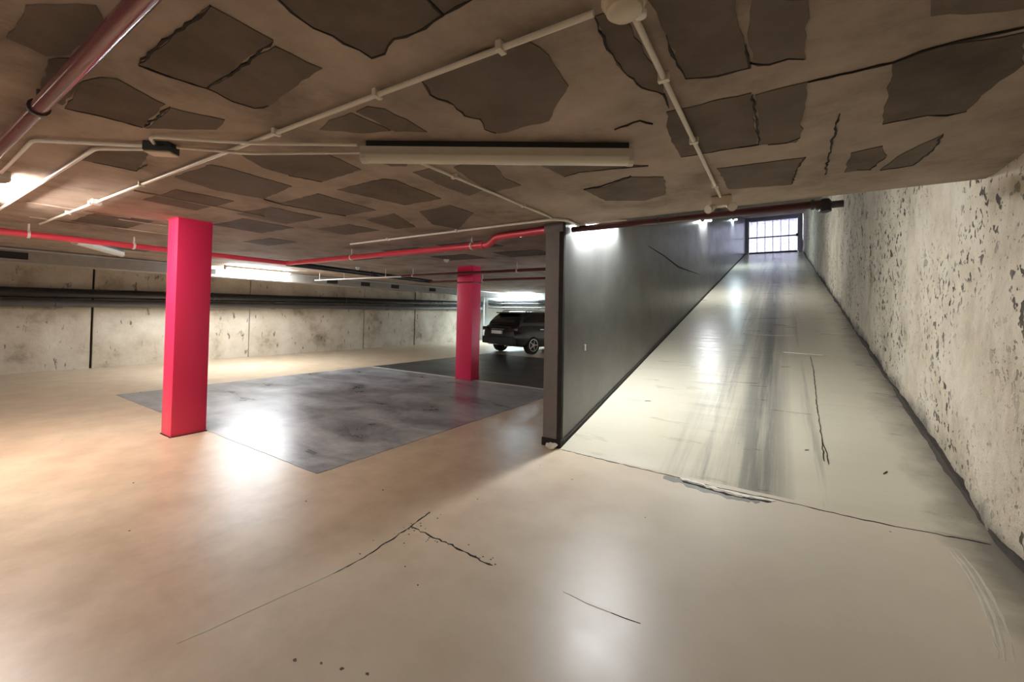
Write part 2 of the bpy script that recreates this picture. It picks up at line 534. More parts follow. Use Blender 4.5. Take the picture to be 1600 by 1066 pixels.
def add_tube(bm, path, r, seg=12, cap=True):
    P = [Vector(p) for p in path]
    n = len(P)
    T = []
    for i in range(n):
        if i == 0:
            d = P[1] - P[0]
        elif i == n - 1:
            d = P[-1] - P[-2]
        else:
            d = (P[i + 1] - P[i]).normalized() + (P[i] - P[i - 1]).normalized()
        T.append(d.normalized())
    up = Vector((0, 0, 1)) if abs(T[0].z) < 0.9 else Vector((1, 0, 0))
    u = T[0].cross(up).normalized()
    rings = []
    for i in range(n):
        u = (u - T[i] * u.dot(T[i])).normalized()
        w = T[i].cross(u)
        k = 1.0
        if 0 < i < n - 1:
            c = (P[i + 1] - P[i]).normalized().dot(T[i])
            k = 1.0 / max(0.5, c)
        ri = r[i] if isinstance(r, (list, tuple)) else r
        rings.append([bm.verts.new(P[i] + (u * math.cos(a) + w * math.sin(a)) * ri) for a in [2 * math.pi * j / seg for j in range(seg)]])
    for A, B in zip(rings, rings[1:]):
        for j in range(seg):
            bm.faces.new((A[j], A[(j + 1) % seg], B[(j + 1) % seg], B[j]))
    if cap:
        bm.faces.new(list(reversed(rings[0])))
        bm.faces.new(rings[-1])
    return bm


def rounded(path, rad, seg=5):
    """fillet the corners of a polyline"""
    P = [Vector(p) for p in path]
    out = [P[0]]
    for a, b, c in zip(P, P[1:], P[2:]):
        d1, d2 = (a - b), (c - b)
        k = min(rad, d1.length * 0.45, d2.length * 0.45)
        p1, p2 = b + d1.normalized() * k, b + d2.normalized() * k
        for i in range(seg + 1):
            t = i / seg
            out.append(p1 * (1 - t) ** 2 + b * 2 * t * (1 - t) + p2 * t * t)
    out.append(P[-1])
    return out


def tube(path, r, seg=12, fillet=0.0):
    return add_tube(bmesh.new(), rounded(path, fillet) if fillet else path, r, seg)


def add_lathe(bm, prof, centre=(0, 0, 0), axis='z', seg=20, cap=True):
    c = Vector(centre)
    rings = []
    for r, h in prof:
        ring = []
        for j in range(seg):
            a = 2 * math.pi * j / seg
            if axis == 'z':
                p = Vector((r * math.cos(a), r * math.sin(a), h))
            elif axis == 'x':
                p = Vector((h, r * math.cos(a), r * math.sin(a)))
            else:
                p = Vector((r * math.sin(a), h, r * math.cos(a)))
            ring.append(bm.verts.new(c + p))
        rings.append(ring)
    for A, B in zip(rings, rings[1:]):
        for j in range(seg):
            bm.faces.new((A[j], A[(j + 1) % seg], B[(j + 1) % seg], B[j]))
    if cap:
        bm.faces.new(list(reversed(rings[0])))
        bm.faces.new(rings[-1])
    return bm


def lathe(prof, centre=(0, 0, 0), axis='z', seg=20):
    return add_lathe(bmesh.new(), prof, centre, axis, seg)


def jagged(pts, step, amp, closed=True):
    out = []
    n = len(pts)
    for i in range(n if closed else n - 1):
        a, b = Vector(pts[i]), Vector(pts[(i + 1) % n])
        L = (b - a).length
        k = max(1, int(L / step))
        nrm = Vector((-(b - a).y, (b - a).x)).normalized() if L > 1e-6 else Vector((0, 0))
        for j in range(k):
            p = a.lerp(b, j / k)
            if j:
                p = p + nrm * random.uniform(-amp, amp)
            out.append(p)
    if not closed:
        out.append(Vector(pts[-1]))
    return out


def ribbon(pts, width, z0, z1, step=0.05, amp=0.006, wvar=0.7):
    """irregular strip along a 2-D path, between heights z0 and z1"""
    P = jagged(pts, step, amp, closed=False)
    n = len(P)
    Lf, Rt = [], []
    for i, p in enumerate(P):
        d = (P[min(i + 1, n - 1)] - P[max(i - 1, 0)])
        if d.length < 1e-6:
            d = Vector((1, 0))
        d.normalize()
        nr = Vector((-d.y, d.x))
        w = width * (1 + random.uniform(-wvar, wvar)) * 0.5
        if i in (0, n - 1):
            w *= 0.25
        Lf.append(p + nr * w)
        Rt.append(p - nr * w)
    bm = bmesh.new()
    g = [[bm.verts.new((q.x, q.y, z)) for q in row] for row, z in ((Lf, z0), (Rt, z0), (Rt, z1), (Lf, z1))]
    for i in range(n - 1):
        for k in range(4):
            a, b = g[k], g[(k + 1) % 4]
            bm.faces.new((a[i], a[i + 1], b[i + 1], b[i]))
    bm.faces.new([g[k][0] for k in range(4)])
    bm.faces.new([g[k][-1] for k in (3, 2, 1, 0)])
    return bm


# ================================================================== the setting
# floor
bm = prism([(XL - 0.3, YN - 0.3), (XR + 0.25, YN - 0.3), (XR + 0.25, Y0), (XD1, Y0), (XD1, YB + 0.3), (XL - 0.3, YB + 0.3)], 'z', -0.3, 0.0)
floor = structure(link('floor', bm, 'floor'), 'glossy beige painted concrete floor of the garage')

# dark painted bays lie on the floor as thin coats
pts = jagged([(-8.78, 2.10), (-3.31, 2.09), (-3.29, 6.75), (-8.66, 6.75)], 0.15, 0.006)
link('painted_bay', prism(pts, 'z', 0.0, 0.003), 'bay_worn_glare', floor)['label'] = 'worn glossy dark grey painted bay, lightened for glare'
pts = jagged([(-8.62, 6.87), (-2.16, 6.87), (-2.16, 11.6), (-8.50, 11.6)], 0.15, 0.006)
link('painted_bay', prism(pts, 'z', 0.0, 0.003), 'bay_dark', floor)['label'] = 'almost black painted bay'
link('bay_line', ribbon([(-8.64, 6.81), (-5.0, 6.81), (-2.16, 6.81)], 0.10, 0.0, 0.004, 0.2, 0.004, 0.15), 'line_paint', floor)['label'] = 'white painted line'
link('bay_line', ribbon([(-8.5, 11.65), (-5.0, 11.65), (-2.16, 11.65)], 0.10, 0.0, 0.004, 0.2, 0.004, 0.15), 'line_paint', floor)

# cracks, joints and scuffs of the floor
fm = FLOOR_MARKS
for key, w, mt, st, am, h in (('f1', 0.010, 'scuff', 0.08, 0.003, 0.0015), ('f2', 0.007, 'joint_dark', 0.03, 0.007, 0.002), ('f2', 0.008, 'scuff', 0.05, 0.012, 0.0015),
                              ('f3', 0.008, 'joint_dark', 0.025, 0.010, 0.002), ('f4', 0.006, 'joint_dark', 0.04, 0.002, 0.002), ('f4b', 0.004, 'scuff', 0.05, 0.002, 0.0015)):
    link('floor_crack', ribbon(fm[key], w, 0.0, h, st, am), mt, floor)
for key, offs in (('s1', (0.0, 0.02, 0.05)), ('s2', (0.0, -0.02, 0.03))):
    for o_ in offs:
        link('tyre_scuff', ribbon([(p[0] + o_, p[1]) for p in fm[key]], 0.006, 0.0, 0.0012 + 0.0004 * random.random(), 0.06, 0.004, 0.8), 'scuff', floor)
spots = [(-1.72, 1.62), (-2.9, 1.75), (-1.62, 0.95), (-1.52, 1.0), (-1.43, 1.03), (-1.33, 1.07), (-1.12, 1.15), (-3.4, 0.9), (-0.78, 2.95), (-1.9, 2.5), (-1.55, 1.55), (-0.55, 1.3), (0.62, 4.0 - 0.3), (-4.3, 1.15), (-2.6, 2.2)]
for k in range(16):
    spots.append((-2.0 + random.gauss(0.0, 0.06), 1.9 + random.gauss(0.0, 0.10)))
for k in range(18):
    spots.append((random.uniform(-2.0, -1.3), 1.91 + random.gauss(0.0, 0.03)))
for k, (px, py) in enumerate(spots):
    r = random.uniform(0.004, 0.008) if k < 15 else random.uniform(0.002, 0.006)
    pp = [(px + r * math.cos(a) * random.uniform(0.7, 1.5), py + r * math.sin(a) * random.uniform(0.6, 1.1)) for a in [q * math.pi / 4 for q in range(8)]]
    link('floor_pit', prism(pp, 'z', 0.0, 0.0015), 'pit_brown', floor)

# ramp, with a bead of broken screed at its foot
bm = bmesh.new()
ys = [Y0 + (YG + 0.15 - Y0) * (i / 120.0) for i in range(121)]
cols = [XD1 + (XR + 0.2 - XD1) * j / 12.0 for j in range(13)]
top = [[bm.verts.new((x, y, rz(y) + 0.004 * noise.noise(Vector((x * 0.6, y * 2.1, 0))) * min(1, (y - Y0) * 2))) for x in cols] for y in ys]
for i in range(120):
    for j in range(12):
        bm.faces.new((top[i][j], top[i][j + 1], top[i + 1][j + 1], top[i + 1][j]))
lo = [bm.verts.new((x, y, rz(y) - 0.35)) for y, x in ((Y0, cols[0]), (Y0, cols[-1]), (ys[-1], cols[-1]), (ys[-1], cols[0]))]
bm.faces.new(lo)
bm.faces.new([lo[0], lo[1]] + list(reversed(top[0])))
bm.faces.new([lo[2], lo[3]] + top[-1])
bm.faces.new([lo[3], lo[0]] + [r_[0] for r_ in top])
bm.faces.new([lo[1], lo[2]] + [r_[-1] for r_ in reversed(top)])
ramp = structure(link('ramp', bm, 'ramp', smooth=True), 'long straight concrete ramp climbing to the gate')
link('ramp_joint', ribbon([(-1.9, 3.90), (-1.3, 3.86), (-0.8, 3.84), (-0.4, 3.80), (0.0, 3.82), (0.5, 3.80), (1.12, 3.86)], 0.007, 0.0, 0.003, 0.04, 0.008), 'joint_dark', floor)
link('ramp_stain', ribbon([(-0.85, 3.80), (-0.55, 3.70), (-0.3, 3.66), (-0.12, 3.70)], 0.085, 0.0, 0.001, 0.03, 0.012), 'stain_grey', floor)
link('ramp_joint', ribbon([(-0.72, 3.83), (-0.45, 3.78), (-0.25, 3.75), (-0.02, 3.79)], 0.035, 0.0, 0.005, 0.03, 0.008), 'chip_white', floor)
link('ramp_joint', ribbon([(-0.70, 3.78), (-0.50, 3.73), (-0.28, 3.70), (-0.05, 3.75)], 0.030, 0.0, 0.003, 0.03, 0.008), 'joint_dark', floor)
link('ramp_joint', ribbon([(-1.85, 3.90), (-1.5, 3.89), (-1.2, 3.87)], 0.016, 0.0, 0.003, 0.03, 0.008), 'scuff', floor)

for pts, w, mt in (([(0.33, 4.6), (0.34, 4.9), (0.35, 5.4), (0.36, 6.0), (0.40, 7.2), (0.40, 7.9)], 0.005, 'joint_dark'), ([(0.36, 4.55), (0.365, 4.75), (0.345, 5.0)], 0.005, 'joint_dark'),
                   ([(0.20, 4.75), (0.23, 4.76)], 0.02, 'joint_dark'), ([(0.72, 4.55), (0.75, 4.6)], 0.03, 'joint_dark'),
                   ([(-1.45, 5.4), (-1.38, 5.42)], 0.02, 'joint_dark'), ([(0.05, 8.05), (0.55, 8.0)], 0.02, 'chip_white'), ([(-0.6, 9.2), (-0.1, 9.15), (0.2, 9.2)], 0.02, 'scuff')):
    bm = ribbon(pts, w, 0.0, 0.006, 0.06, 0.006, 0.6)
    for v in bm.verts:
        v.co.z += rz(v.co.y)
    link('ramp_crack', bm, mt, ramp)

# low ceiling: an L-shaped slab that stops short of the ramp
bm = prism([(XL - 0.3, YN - 0.3), (XR + 0.2, YN - 0.3), (XR + 0.2, YE), (XD0 + 0.02, YE), (XD0 + 0.02, YB + 0.3), (XL - 0.3, YB + 0.3)], 'z', H, 3.4)
ceiling = structure(link('ceiling', bm, 'ceiling'), 'low brown concrete ceiling with worn skim')
for poly in BLOCKS:
    b = link('ceiling_block', prism(jagged(poly, 0.05, 0.008), 'z', H - 0.005, H + 0.01), 'block', ceiling)
for path in CEILING_CRACK_SHADOWS:  # near-black strips draw cracks and the shadow line along block edges
    link('ceiling_crack_shadow', ribbon(path, 0.0065, H - 0.008, H + 0.002, 0.035, 0.007, 0.75), 'joint_dark', ceiling)
# the same block lattice further back, where only soft patches show
for (x0, x1, y0, y1) in ((-5.6, -4.9, 2.1, 2.7), (-4.7, -4.1, 2.85, 3.3), (-6.6, -5.9, 2.9, 3.3), (-5.4, -4.6, 4.4, 5.0), (-4.2, -3.4, 4.4, 4.95), (-7.0, -6.2, 4.5, 5.1),
                         (-5.2, -4.4, 5.3, 5.9), (-3.9, -3.1, 5.4, 6.0), (-6.9, -6.0, 1.2, 1.7), (-9.5, -8.6, 2.0, 2.6), (-9.3, -8.5, 3.0, 3.6), (-3.2, -2.5, -0.6, 0.0), (-1.4, -0.7, -0.4, 0.2),
                         (-4.9, -4.2, 1.3, 1.75), (-4.72, -4.1, 2.0, 2.55)):
    link('ceiling_block', prism(jagged([(x0, y0), (x1, y0 + 0.03), (x1 + 0.02, y1), (x0 - 0.02, y1 - 0.02)], 0.08, 0.012), 'z', H - 0.004, H + 0.01), 'block', ceiling)
# bare shuttering ridges near the large column
for a_, b_ in (((-6.9, 1.35), (-6.9, 2.4)), ((-7.0, 0.9), (-7.0, 1.6)), ((-6.2, 1.45), (-6.2, 1.95)), ((-4.55, 1.15), (-4.55, 2.2)), ((-6.0, 0.75), (-6.0, 1.5))):
    link('shutter_ridge', ribbon([a_, b_], 0.02, H - 0.012, H + 0.002, 0.1, 0.003, 0.3), 'ceiling', ceiling)

# roof above the ramp
bm = prism([(YE, 3.2), (YG + 0.3, 7.98), (YG + 0.3, 8.3), (YE, 3.5)], 'x', XD0, XR + 0.25)
structure(link('ceiling_ramp', bm, 'ceiling'), 'sloping concrete ceiling above the ramp')


def rough_face(us, vs_, fn, amp, scale, back, seed):
    """grid of points fn(u,v,d) displaced by d; closed with a flat back"""
    bm = bmesh.new()
    g = []
    for u in us:
        row = []
        for v in vs_:
            q = Vector((u * scale, v * scale * 0.8, seed))
            d = amp * (noise.fractal(q, 1.0, 2.0, 4) * 0.7 + noise.noise(q * 0.25) * 1.2)
            row.append(bm.verts.new(fn(u, v, d)))
        g.append(row)
    for i in range(len(us) - 1):
        for j in range(len(vs_) - 1):
            bm.faces.new((g[i][j], g[i + 1][j], g[i + 1][j + 1], g[i][j + 1]))
    B = [bm.verts.new(fn(u, v, back)) for u, v in ((us[0], vs_[0]), (us[-1], vs_[0]), (us[-1], vs_[-1]), (us[0], vs_[-1]))]
    bm.faces.new(B)
    bm.faces.new([B[0]] + [r_[0] for r_ in g] + [B[1]])
    bm.faces.new([B[1]] + g[-1] + [B[2]])
    bm.faces.new([B[2]] + [r_[-1] for r_ in reversed(g)] + [B[3]])
    bm.faces.new([B[3]] + list(reversed(g[0])) + [B[0]])
    return bm


def frange(a, b, n):
    return [a + (b - a) * i / n for i in range(n + 1)]


# right wall, hand-rendered and uneven
us = frange(YN, 0.5, 40) + frange(0.5, 9, 380)[1:] + frange(9, YG + 0.3, 220)[1:]
vv = frange(-0.3, 3.2, 150) + frange(3.2, 8.3, 60)[1:]
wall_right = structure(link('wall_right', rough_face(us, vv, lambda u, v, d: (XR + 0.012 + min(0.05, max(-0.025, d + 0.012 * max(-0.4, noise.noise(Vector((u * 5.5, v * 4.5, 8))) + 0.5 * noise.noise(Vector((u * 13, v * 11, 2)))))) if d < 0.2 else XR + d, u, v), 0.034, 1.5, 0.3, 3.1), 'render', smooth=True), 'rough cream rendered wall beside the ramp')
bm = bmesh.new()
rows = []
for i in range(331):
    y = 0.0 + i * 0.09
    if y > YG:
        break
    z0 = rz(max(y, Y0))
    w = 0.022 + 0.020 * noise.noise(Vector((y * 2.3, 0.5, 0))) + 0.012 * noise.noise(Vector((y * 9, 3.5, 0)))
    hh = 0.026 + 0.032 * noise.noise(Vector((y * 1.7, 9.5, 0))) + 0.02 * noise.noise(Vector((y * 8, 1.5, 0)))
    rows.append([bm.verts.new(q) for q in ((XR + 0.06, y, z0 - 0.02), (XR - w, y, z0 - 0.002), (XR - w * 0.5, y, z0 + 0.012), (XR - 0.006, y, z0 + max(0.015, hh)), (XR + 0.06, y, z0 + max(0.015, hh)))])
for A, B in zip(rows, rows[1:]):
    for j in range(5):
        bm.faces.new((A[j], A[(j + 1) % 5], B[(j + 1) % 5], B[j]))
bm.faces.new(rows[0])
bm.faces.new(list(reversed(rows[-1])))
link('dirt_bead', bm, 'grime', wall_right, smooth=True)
# dividing wall between parking and ramp
bm = prism([(3.97, -0.2), (YG + 0.3, rz(YG) - 0.3), (YG + 0.3, 8.2), (YE + 0.02, 3.35), (YE + 0.02, H), (3.97, H)], 'x', XD0, XD1)
wall_div = structure(link('wall_divider', bm, 'divider'), 'dark grey painted wall between the parking area and the ramp')
# its painted end, with a black drain strip down the corner and a shoe at the foot
link('wall_end', box((XD0 - 0.01, 3.93, 0.0), (XD1 - 0.035, 3.985, H - 0.002), 0.004), 'end_paint', wall_div)['label'] = 'brown grey painted end of the wall'
link('corner_strip', box((XD1 - 0.034, 3.935, 0.0), (XD1 + 0.012, 3.985, H - 0.002), 0.005), 'joint_dark', wall_div)['label'] = 'black corner strip'
link('wall_shoe', box((XD0 - 0.016, 3.915, 0.0), (XD1 + 0.02, 4.0, 0.085), 0.006), 'joint_dark', wall_div)
link('wall_cap', box((XD0 - 0.03, 3.92, H - 0.10), (XD1 + 0.005, 4.0, H - 0.003), 0.004), 'end_paint', wall_div)
# black run-off strip where the wall meets the ramp
bm = prism([(4.0, 0.0), (YG, rz(YG) - 0.01), (YG, rz(YG) + 0.06), (4.0, 0.06)], 'x', XD1 - 0.005, XD1 + 0.02)
link('wall_skirting', bm, 'joint_dark', wall_div)
# diagonal crack in the wall paint
pth = [(7.3, 2.62), (8.4, 2.60), (9.8, 2.52), (11.2, 2.56), (13.0, 2.62)]
bm = bmesh.new()
add_tube(bm, [(XD1 + 0.002, y, z) for y, z in pth], [0.004, 0.013, 0.02, 0.015, 0.005], 6)
link('wall_crack', bm, 'joint_dark', wall_div)
bm = box((XD1, 4.55, 0.98), (XD1 + 0.012, 4.575, 1.05), 0.003)
link('wall_fixing', bm, 'chip_white', wall_div)

# left wall: rough panels with open joints in front of a dark backing
bm = box((XL - 0.3, YN - 0.3, 0.0), (XL - 0.07, YB + 0.3, H))
wall_left = structure(link('wall_left', bm, 'joint_dark'), 'old concrete panel wall at the far left')
js = [YN, -1.2, 2.65, 5.9, 9.82, 12.37, YB]
for k, (a_, b_) in enumerate(zip(js, js[1:])):
    g = 0.03 if k not in (2, 3) else 0.012
    bm = rough_face(frange(a_ + g, b_ - g, 50), frange(0.002, H - 0.002, 40), lambda u, v, d: (XL + max(-0.03, min(0.03, d)) if abs(d) < 0.06 else XL - 0.07, u, v), 0.02, 1.8, -0.07, 10 + k * 3.3)
    link('concrete_panel', bm, 'concrete', wall_left, smooth=True)
# far wall and the wall behind the viewer
structure(link('wall_back', box((XL - 0.3, YB, 0.0), (XD0, YB + 0.3, H)), 'white_wall'), 'pale wall behind the parked car')
structure(link('wall_near', box((XL - 0.3, YN - 0.3, 0.0), (XR + 0.3, YN, H)), 'concrete'), 'concrete wall at the near end')

# gate end of the ramp: pilasters, lintel, ground outside
zg = rz(YG)
structure(link('trim_1', box((XD1, YG - 0.12, zg - 0.05), (-1.74, YG + 0.3, 8.0), 0.01), 'pilaster'), 'narrow pilaster left of the gate')
structure(link('trim_2', box((0.93, YG - 0.12, zg - 0.05), (XR, YG + 0.3, 8.0), 0.01), 'pilaster'), 'wide bluish pilaster right of the gate')
structure(link('trim_3', box((-1.74, YG - 0.10, 7.72), (0.93, YG + 0.3, 8.0), 0.01), 'pilaster'), 'lintel above the gate')
structure(link('ground_outside', box((-14, YG + 0.16, zg - 0.3), (14, YG + 40, zg - 0.02)), 'asphalt'), 'grey street level beyond the gate')


# ================================================================== things
# ---- columns
def column(x0, x1, y0, y1, label):
    root = tag(empty('concrete_column', ((x0 + x1) / 2, (y0 + y1) / 2, 0)), label, 'column', 'red concrete columns')
    hx, hy = (x1 - x0) / 2, (y1 - y0) / 2
    link('shaft', box((-hx, -hy, 0.0), (hx, hy, H - 0.001), 0.014), 'column_red', root, smooth=True)
    pts = jagged([(-hx - 0.012, -hy - 0.012), (hx + 0.012, -hy - 0.012), (hx + 0.012, hy + 0.012), (-hx - 0.012, hy + 0.012)], 0.06, 0.004)
    link('paint_edge', prism(pts, 'z', H - 0.006, H - 0.001), 'column_red', root)
    pts = jagged([(-hx - 0.008, -hy - 0.008), (hx + 0.008, -hy - 0.008), (hx + 0.008, hy + 0.008), (-hx - 0.008, hy + 0.008)], 0.06, 0.003)
    link('base_joint', prism(pts, 'z', 0.0, 0.006), 'joint_dark', root)
    return root


column(-5.745, -5.47, 1.755, 2.085, 'large red column at the left, standing at the edge of the worn bay')
c2 = column(-5.75, -5.33, 6.70, 6.98, 'smaller red column beside the dark bay in front of the parked car')
bm = box((-0.215, -0.144, 2.02), (0.215, 0.144, 2.05), 0.003)
link('column_band', bm, 'pipe_maroon', c2)


# ---- tube lights
def tube_light(p0, p1, label, kind=None, colname='cool', wide=0.10, drop=0.035):
    if kind is None:
        p0, p1 = [(q[0], q[1], q[2] - drop) for q in (p0, p1)]
    p0, p1 = Vector(p0), Vector(p1)
    mid = (p0 + p1) / 2
    d = p1 - p0
    L = d.length
    root = empty('tube_light', mid)
    d.normalize()
    yv = Vector((0, 0, 1)).cross(d).normalized()
    zv = d.cross(yv)
    root.rotation_euler = Matrix((d, yv, zv)).transposed().to_euler()
    tag(root, label, 'lamp', 'garage tube lights')
    h = L / 2
    if kind is None:  # black filler paints the shade in the gap above an unlit housing
        link('gap_shade_strip', box((-h + 0.03, -0.03, 0.03), (h - 0.03, 0.03, 0.03 + drop), 0.003), 'plastic_black', root)
    link('housing', box((-h, -wide / 2, -0.022), (h, wide / 2, 0.03), 0.006), 'housing', root)
    prof = [(wide * 0.5 * math.cos(a), -0.020 - wide * 0.42 * math.sin(a)) for a in [math.pi * k / 6 for k in range(7)]]
    bm = prism(prof, 'x', -h + 0.03, h - 0.03)
    link('diffuser', bm, lamp_mat(kind, colname) if kind else 'diffuser_off', root, smooth=True)
    for s in (-1, 1):
        e = link('end_cap', prism([(q[0] * 1.05, q[1] * 1.05 if q[1] < -0.03 else q[1]) for q in prof], 'x', s * (h - 0.031), s * h), 'housing', root)
    return root


tube_light((-1.84, 4.19, 2.405), (-1.84, 5.66, 2.405 + 1.47 * S), 'lit tube light nearest the foot of the ramp, above the grey wall end', 'ramp')
tube_light((-1.84, 12.6, 2.40 + 8.5 * S), (-1.84, 14.1, 2.40 + 10.0 * S), 'second lit tube light up the ramp wall', 'ramp_far')
tube_light((-1.84, 21.6, 2.40 + 17.5 * S), (-1.84, 23.1, 2.40 + 19.0 * S), 'third and highest lit tube light on the ramp wall', 'ramp_far', 'blue')
tube_light((-10.62, 4.3, H - 0.031), (-10.62, 5.8, H - 0.031), 'lit tube light between the two red columns, near the far left wall', 'left')
tube_light((-6.28, 0.47, H - 0.031), (-4.78, 0.47, H - 0.031), 'lit tube light cut off by the left edge of the view', 'edge', 'warm')
tube_light((-11.9, 16.75, H - 0.031), (-9.7, 16.75, H - 0.031), 'lit bluish tube light at the far wall above the parked car', 'back', 'blue')
tube_light((-2.04, 1.515, H - 0.031), (-0.71, 2.335, H - 0.031), 'long unlit tube light set askew in the middle of the ceiling', None, wide=0.085)
tube_light((-8.35, 1.5, H - 0.031), (-9.6, 2.3, H - 0.031), 'unlit tube light behind the thick red pipe at far left', None, wide=0.085)
tube_light((-3.8, -2.6, H - 0.031), (-2.3, -2.6, H - 0.031), 'added tube-shaped fill lamp on the ceiling behind the viewer', 'behind', 'warm')  # this and the next two are unseen fill lamps, added to brighten the near floor
tube_light((-0.6, -1.2, H - 0.031), (-0.6, -2.7, H - 0.031), 'added tube-shaped fill lamp behind the viewer, nearest the rough right wall', 'behind')
tube_light((-9.8, -2.2, H - 0.031), (-8.3, -2.2, H - 0.031), 'added tube-shaped fill lamp near the left wall behind the viewer', 'behind', 'warm')


# ---- pipes and conduits
def clamp_on(parent, x, y, z, r, along, mt='zinc', rod=True):
    """ring clamp with a threaded rod up to the ceiling"""
    bm = bmesh.new()
    if along == 'x':
        add_lathe(bm, [(r + 0.001, -0.012), (r + 0.009, -0.012), (r + 0.009, 0.012), (r + 0.001, 0.012)], (x, y, z), 'x', 14)
    else:
        add_lathe(bm, [(r + 0.001, -0.012), (r + 0.009, -0.012), (r + 0.009, 0.012), (r + 0.001, 0.012)], (x, y, z), 'y', 14)
    c = link('clamp', bm, mt, parent, smooth=True)
    if rod:
        link('rod', add_tube(bmesh.new(), [(x, y, z + r + 0.004), (x, y, H - 0.002)], 0.009, 8), mt, c)
    return c


def pipe(name, path, r, mt, label, cat='pipe', group=None, fillet=0.0, seg=14):
    o = link(name, tube(path, r, seg, fillet), mt, None, smooth=True)
    tag(o, label, cat, group)
    return o


# thick maroon pipe across the top left corner
p = pipe('sprinkler_pipe', [(-7.55, 0.302, 2.295), (0.9, 0.437, 2.295)], 0.029, 'pipe_maroon', 'thick maroon pipe crossing the top left corner under the ceiling', group='fire pipes')
for x in (-6.2, -2.83, -0.2):
    clamp_on(p, x, 0.4226 + 0.016 * x, 2.295, 0.029, 'x', 'dark_steel')
# red pipe: along the bay, round a corner, then across to the ramp
zr = 2.25
p = pipe('sprinkler_pipe', [(-7.62, -3.0, zr), (-7.62, 4.12, zr), (-3.02, 4.12, zr), (-2.93, 4.12, zr + 0.085), (-2.16, 4.03, zr + 0.085)], 0.039, 'pipe_red',
         'bright red pipe running past the large column to the grey wall', group='fire pipes', fillet=0.10)
for x, y, a in ((-7.62, 0.98, 'y'), (-7.62, 1.95, 'y'), (-5.75, 4.12, 'x'), (-3.3, 4.12, 'x')):
    clamp_on(p, x, y, zr, 0.039, a, 'conduit_white')
for x in (-3.02,):
    link('coupling', lathe([(0.040, -0.03), (0.048, -0.03), (0.048, 0.03), (0.040, 0.03)], (x - 0.12, 4.12, zr), 'x', 14), 'pipe_red', p, smooth=True)
p = pipe('sprinkler_pipe', [(-1.92, 4.15, 2.335), (0.30, 4.15, 2.335)], 0.032, 'pipe_red_shaded', 'red pipe across the top of the ramp opening, shade darkened into its colour', group='fire pipes')
for x in (-1.0, 0.22):
    clamp_on(p, x, 4.15, 2.335, 0.032, 'x', 'dark_steel', rod=False)
link('valve', add_tube(add_lathe(bmesh.new(), [(0.02, -0.06), (0.045, -0.05), (0.045, 0.03), (0.03, 0.05)], (0.30, 4.15, 2.32), 'z', 14), [(0.24, 4.15, 2.32), (0.42, 4.15, 2.32)], 0.028, 10), 'dark_steel', p, smooth=True)
p = pipe('drain_pipe', [(-8.0, 4.3, 2.29), (-8.35, 8.6, 2.27)], 0.055, 'pipe_black', 'black pipe receding under the ceiling beyond the corner of the red pipe')
clamp_on(p, -8.17, 6.4, 2.28, 0.055, 'y', 'dark_steel', rod=False)
p = pipe('sprinkler_pipe', [(-8.1, 6.62, 2.22), (-2.16, 6.62, 2.22)], 0.028, 'pipe_maroon', 'thin maroon pipe passing in front of the smaller column head', group='fire pipes')
for x in (-7.0, -4.2):
    clamp_on(p, x, 6.62, 2.22, 0.028, 'x', 'conduit_white')
p = pipe('sprinkler_pipe', [(-8.22, 8.45, 2.24), (-2.16, 8.45, 2.24)], 0.030, 'pipe_maroon', 'thin maroon pipe behind the smaller column', group='fire pipes')
for x in (-6.4, -3.4):
    clamp_on(p, x, 8.45, 2.24, 0.030, 'x', 'conduit_white')

zc = H - 0.022
def conduit(path, label, r=0.0105, mt='conduit_cream', clips=(), fillet=0.05):
    o = pipe('conduit', path, r, mt, label, 'conduit', 'cream electrical conduits', fillet, 10)
    for (x, y, a) in clips:
        hw = (0.012, 0.022) if a == 'x' else (0.022, 0.012)
        link('clip', box((x - hw[0], y - hw[1], zc - r - 0.003), (x + hw[0], y + hw[1], H - 0.0005), 0.002), mt, o)
    return o


conduit([(-7.35, 1.03, zc), (-5.3, 1.08, zc), (-2.4, 1.155, zc), (-0.50, 1.215, zc)], 'long straight cream conduit crossing the ceiling to the round detector', 0.0115,
        clips=((-6.2, 1.058, 'x'), (-4.2, 1.108, 'x'), (-2.3, 1.158, 'x'), (-1.5, 1.183, 'x'), (-0.85, 1.204, 'x')), fillet=0)
b = link('junction_box', add_lathe(box((-5.345, 1.045, H - 0.045), (-5.255, 1.115, H - 0.0005), 0.006), [(0.012, -0.06), (0.012, -0.03)], (-5.27, 1.03, H), 'z', 8), 'conduit_white')
tag(b, 'small white junction box on the long conduit above the large column', 'junction box')
conduit([(-0.395, 1.30, zc), (-0.40, 3.62, zc)], 'straight cream conduit running from the round detector to the twin lamp by the ramp', 0.0115, clips=((-0.396, 1.7, 'y'), (-0.397, 2.4, 'y'), (-0.399, 3.3, 'y')), fillet=0)
conduit([(-4.76, 0.47, zc), (-3.66, 0.47, zc), (-3.16, 0.86, zc)], 'cream conduit from the tube light at the left edge to the ceiling box', 0.010, 'conduit_white')
conduit([(-7.4, 0.64, zc), (-3.50, 0.70, zc), (-3.20, 0.885, zc)], 'lower cream conduit bending towards the ceiling box', 0.012, 'conduit_white')
conduit([(-3.03, 0.955, zc), (-2.68, 1.20, zc - 0.024), (-2.08, 1.545, zc - 0.02)], 'cream conduit from the ceiling box to the unlit tube light, nearer the wall', 0.009)
conduit([(-3.08, 0.86, zc), (-2.985, 0.81, zc), (-2.47, 1.15, zc - 0.026), (-2.03, 1.47, zc - 0.01)], 'hooked cream conduit from the ceiling box to the end of the unlit tube light', 0.009)
b = empty('ceiling_box', (-3.115, 0.905, H), math.radians(38))
tag(b, 'dark ceiling box where several conduits meet', 'junction box')
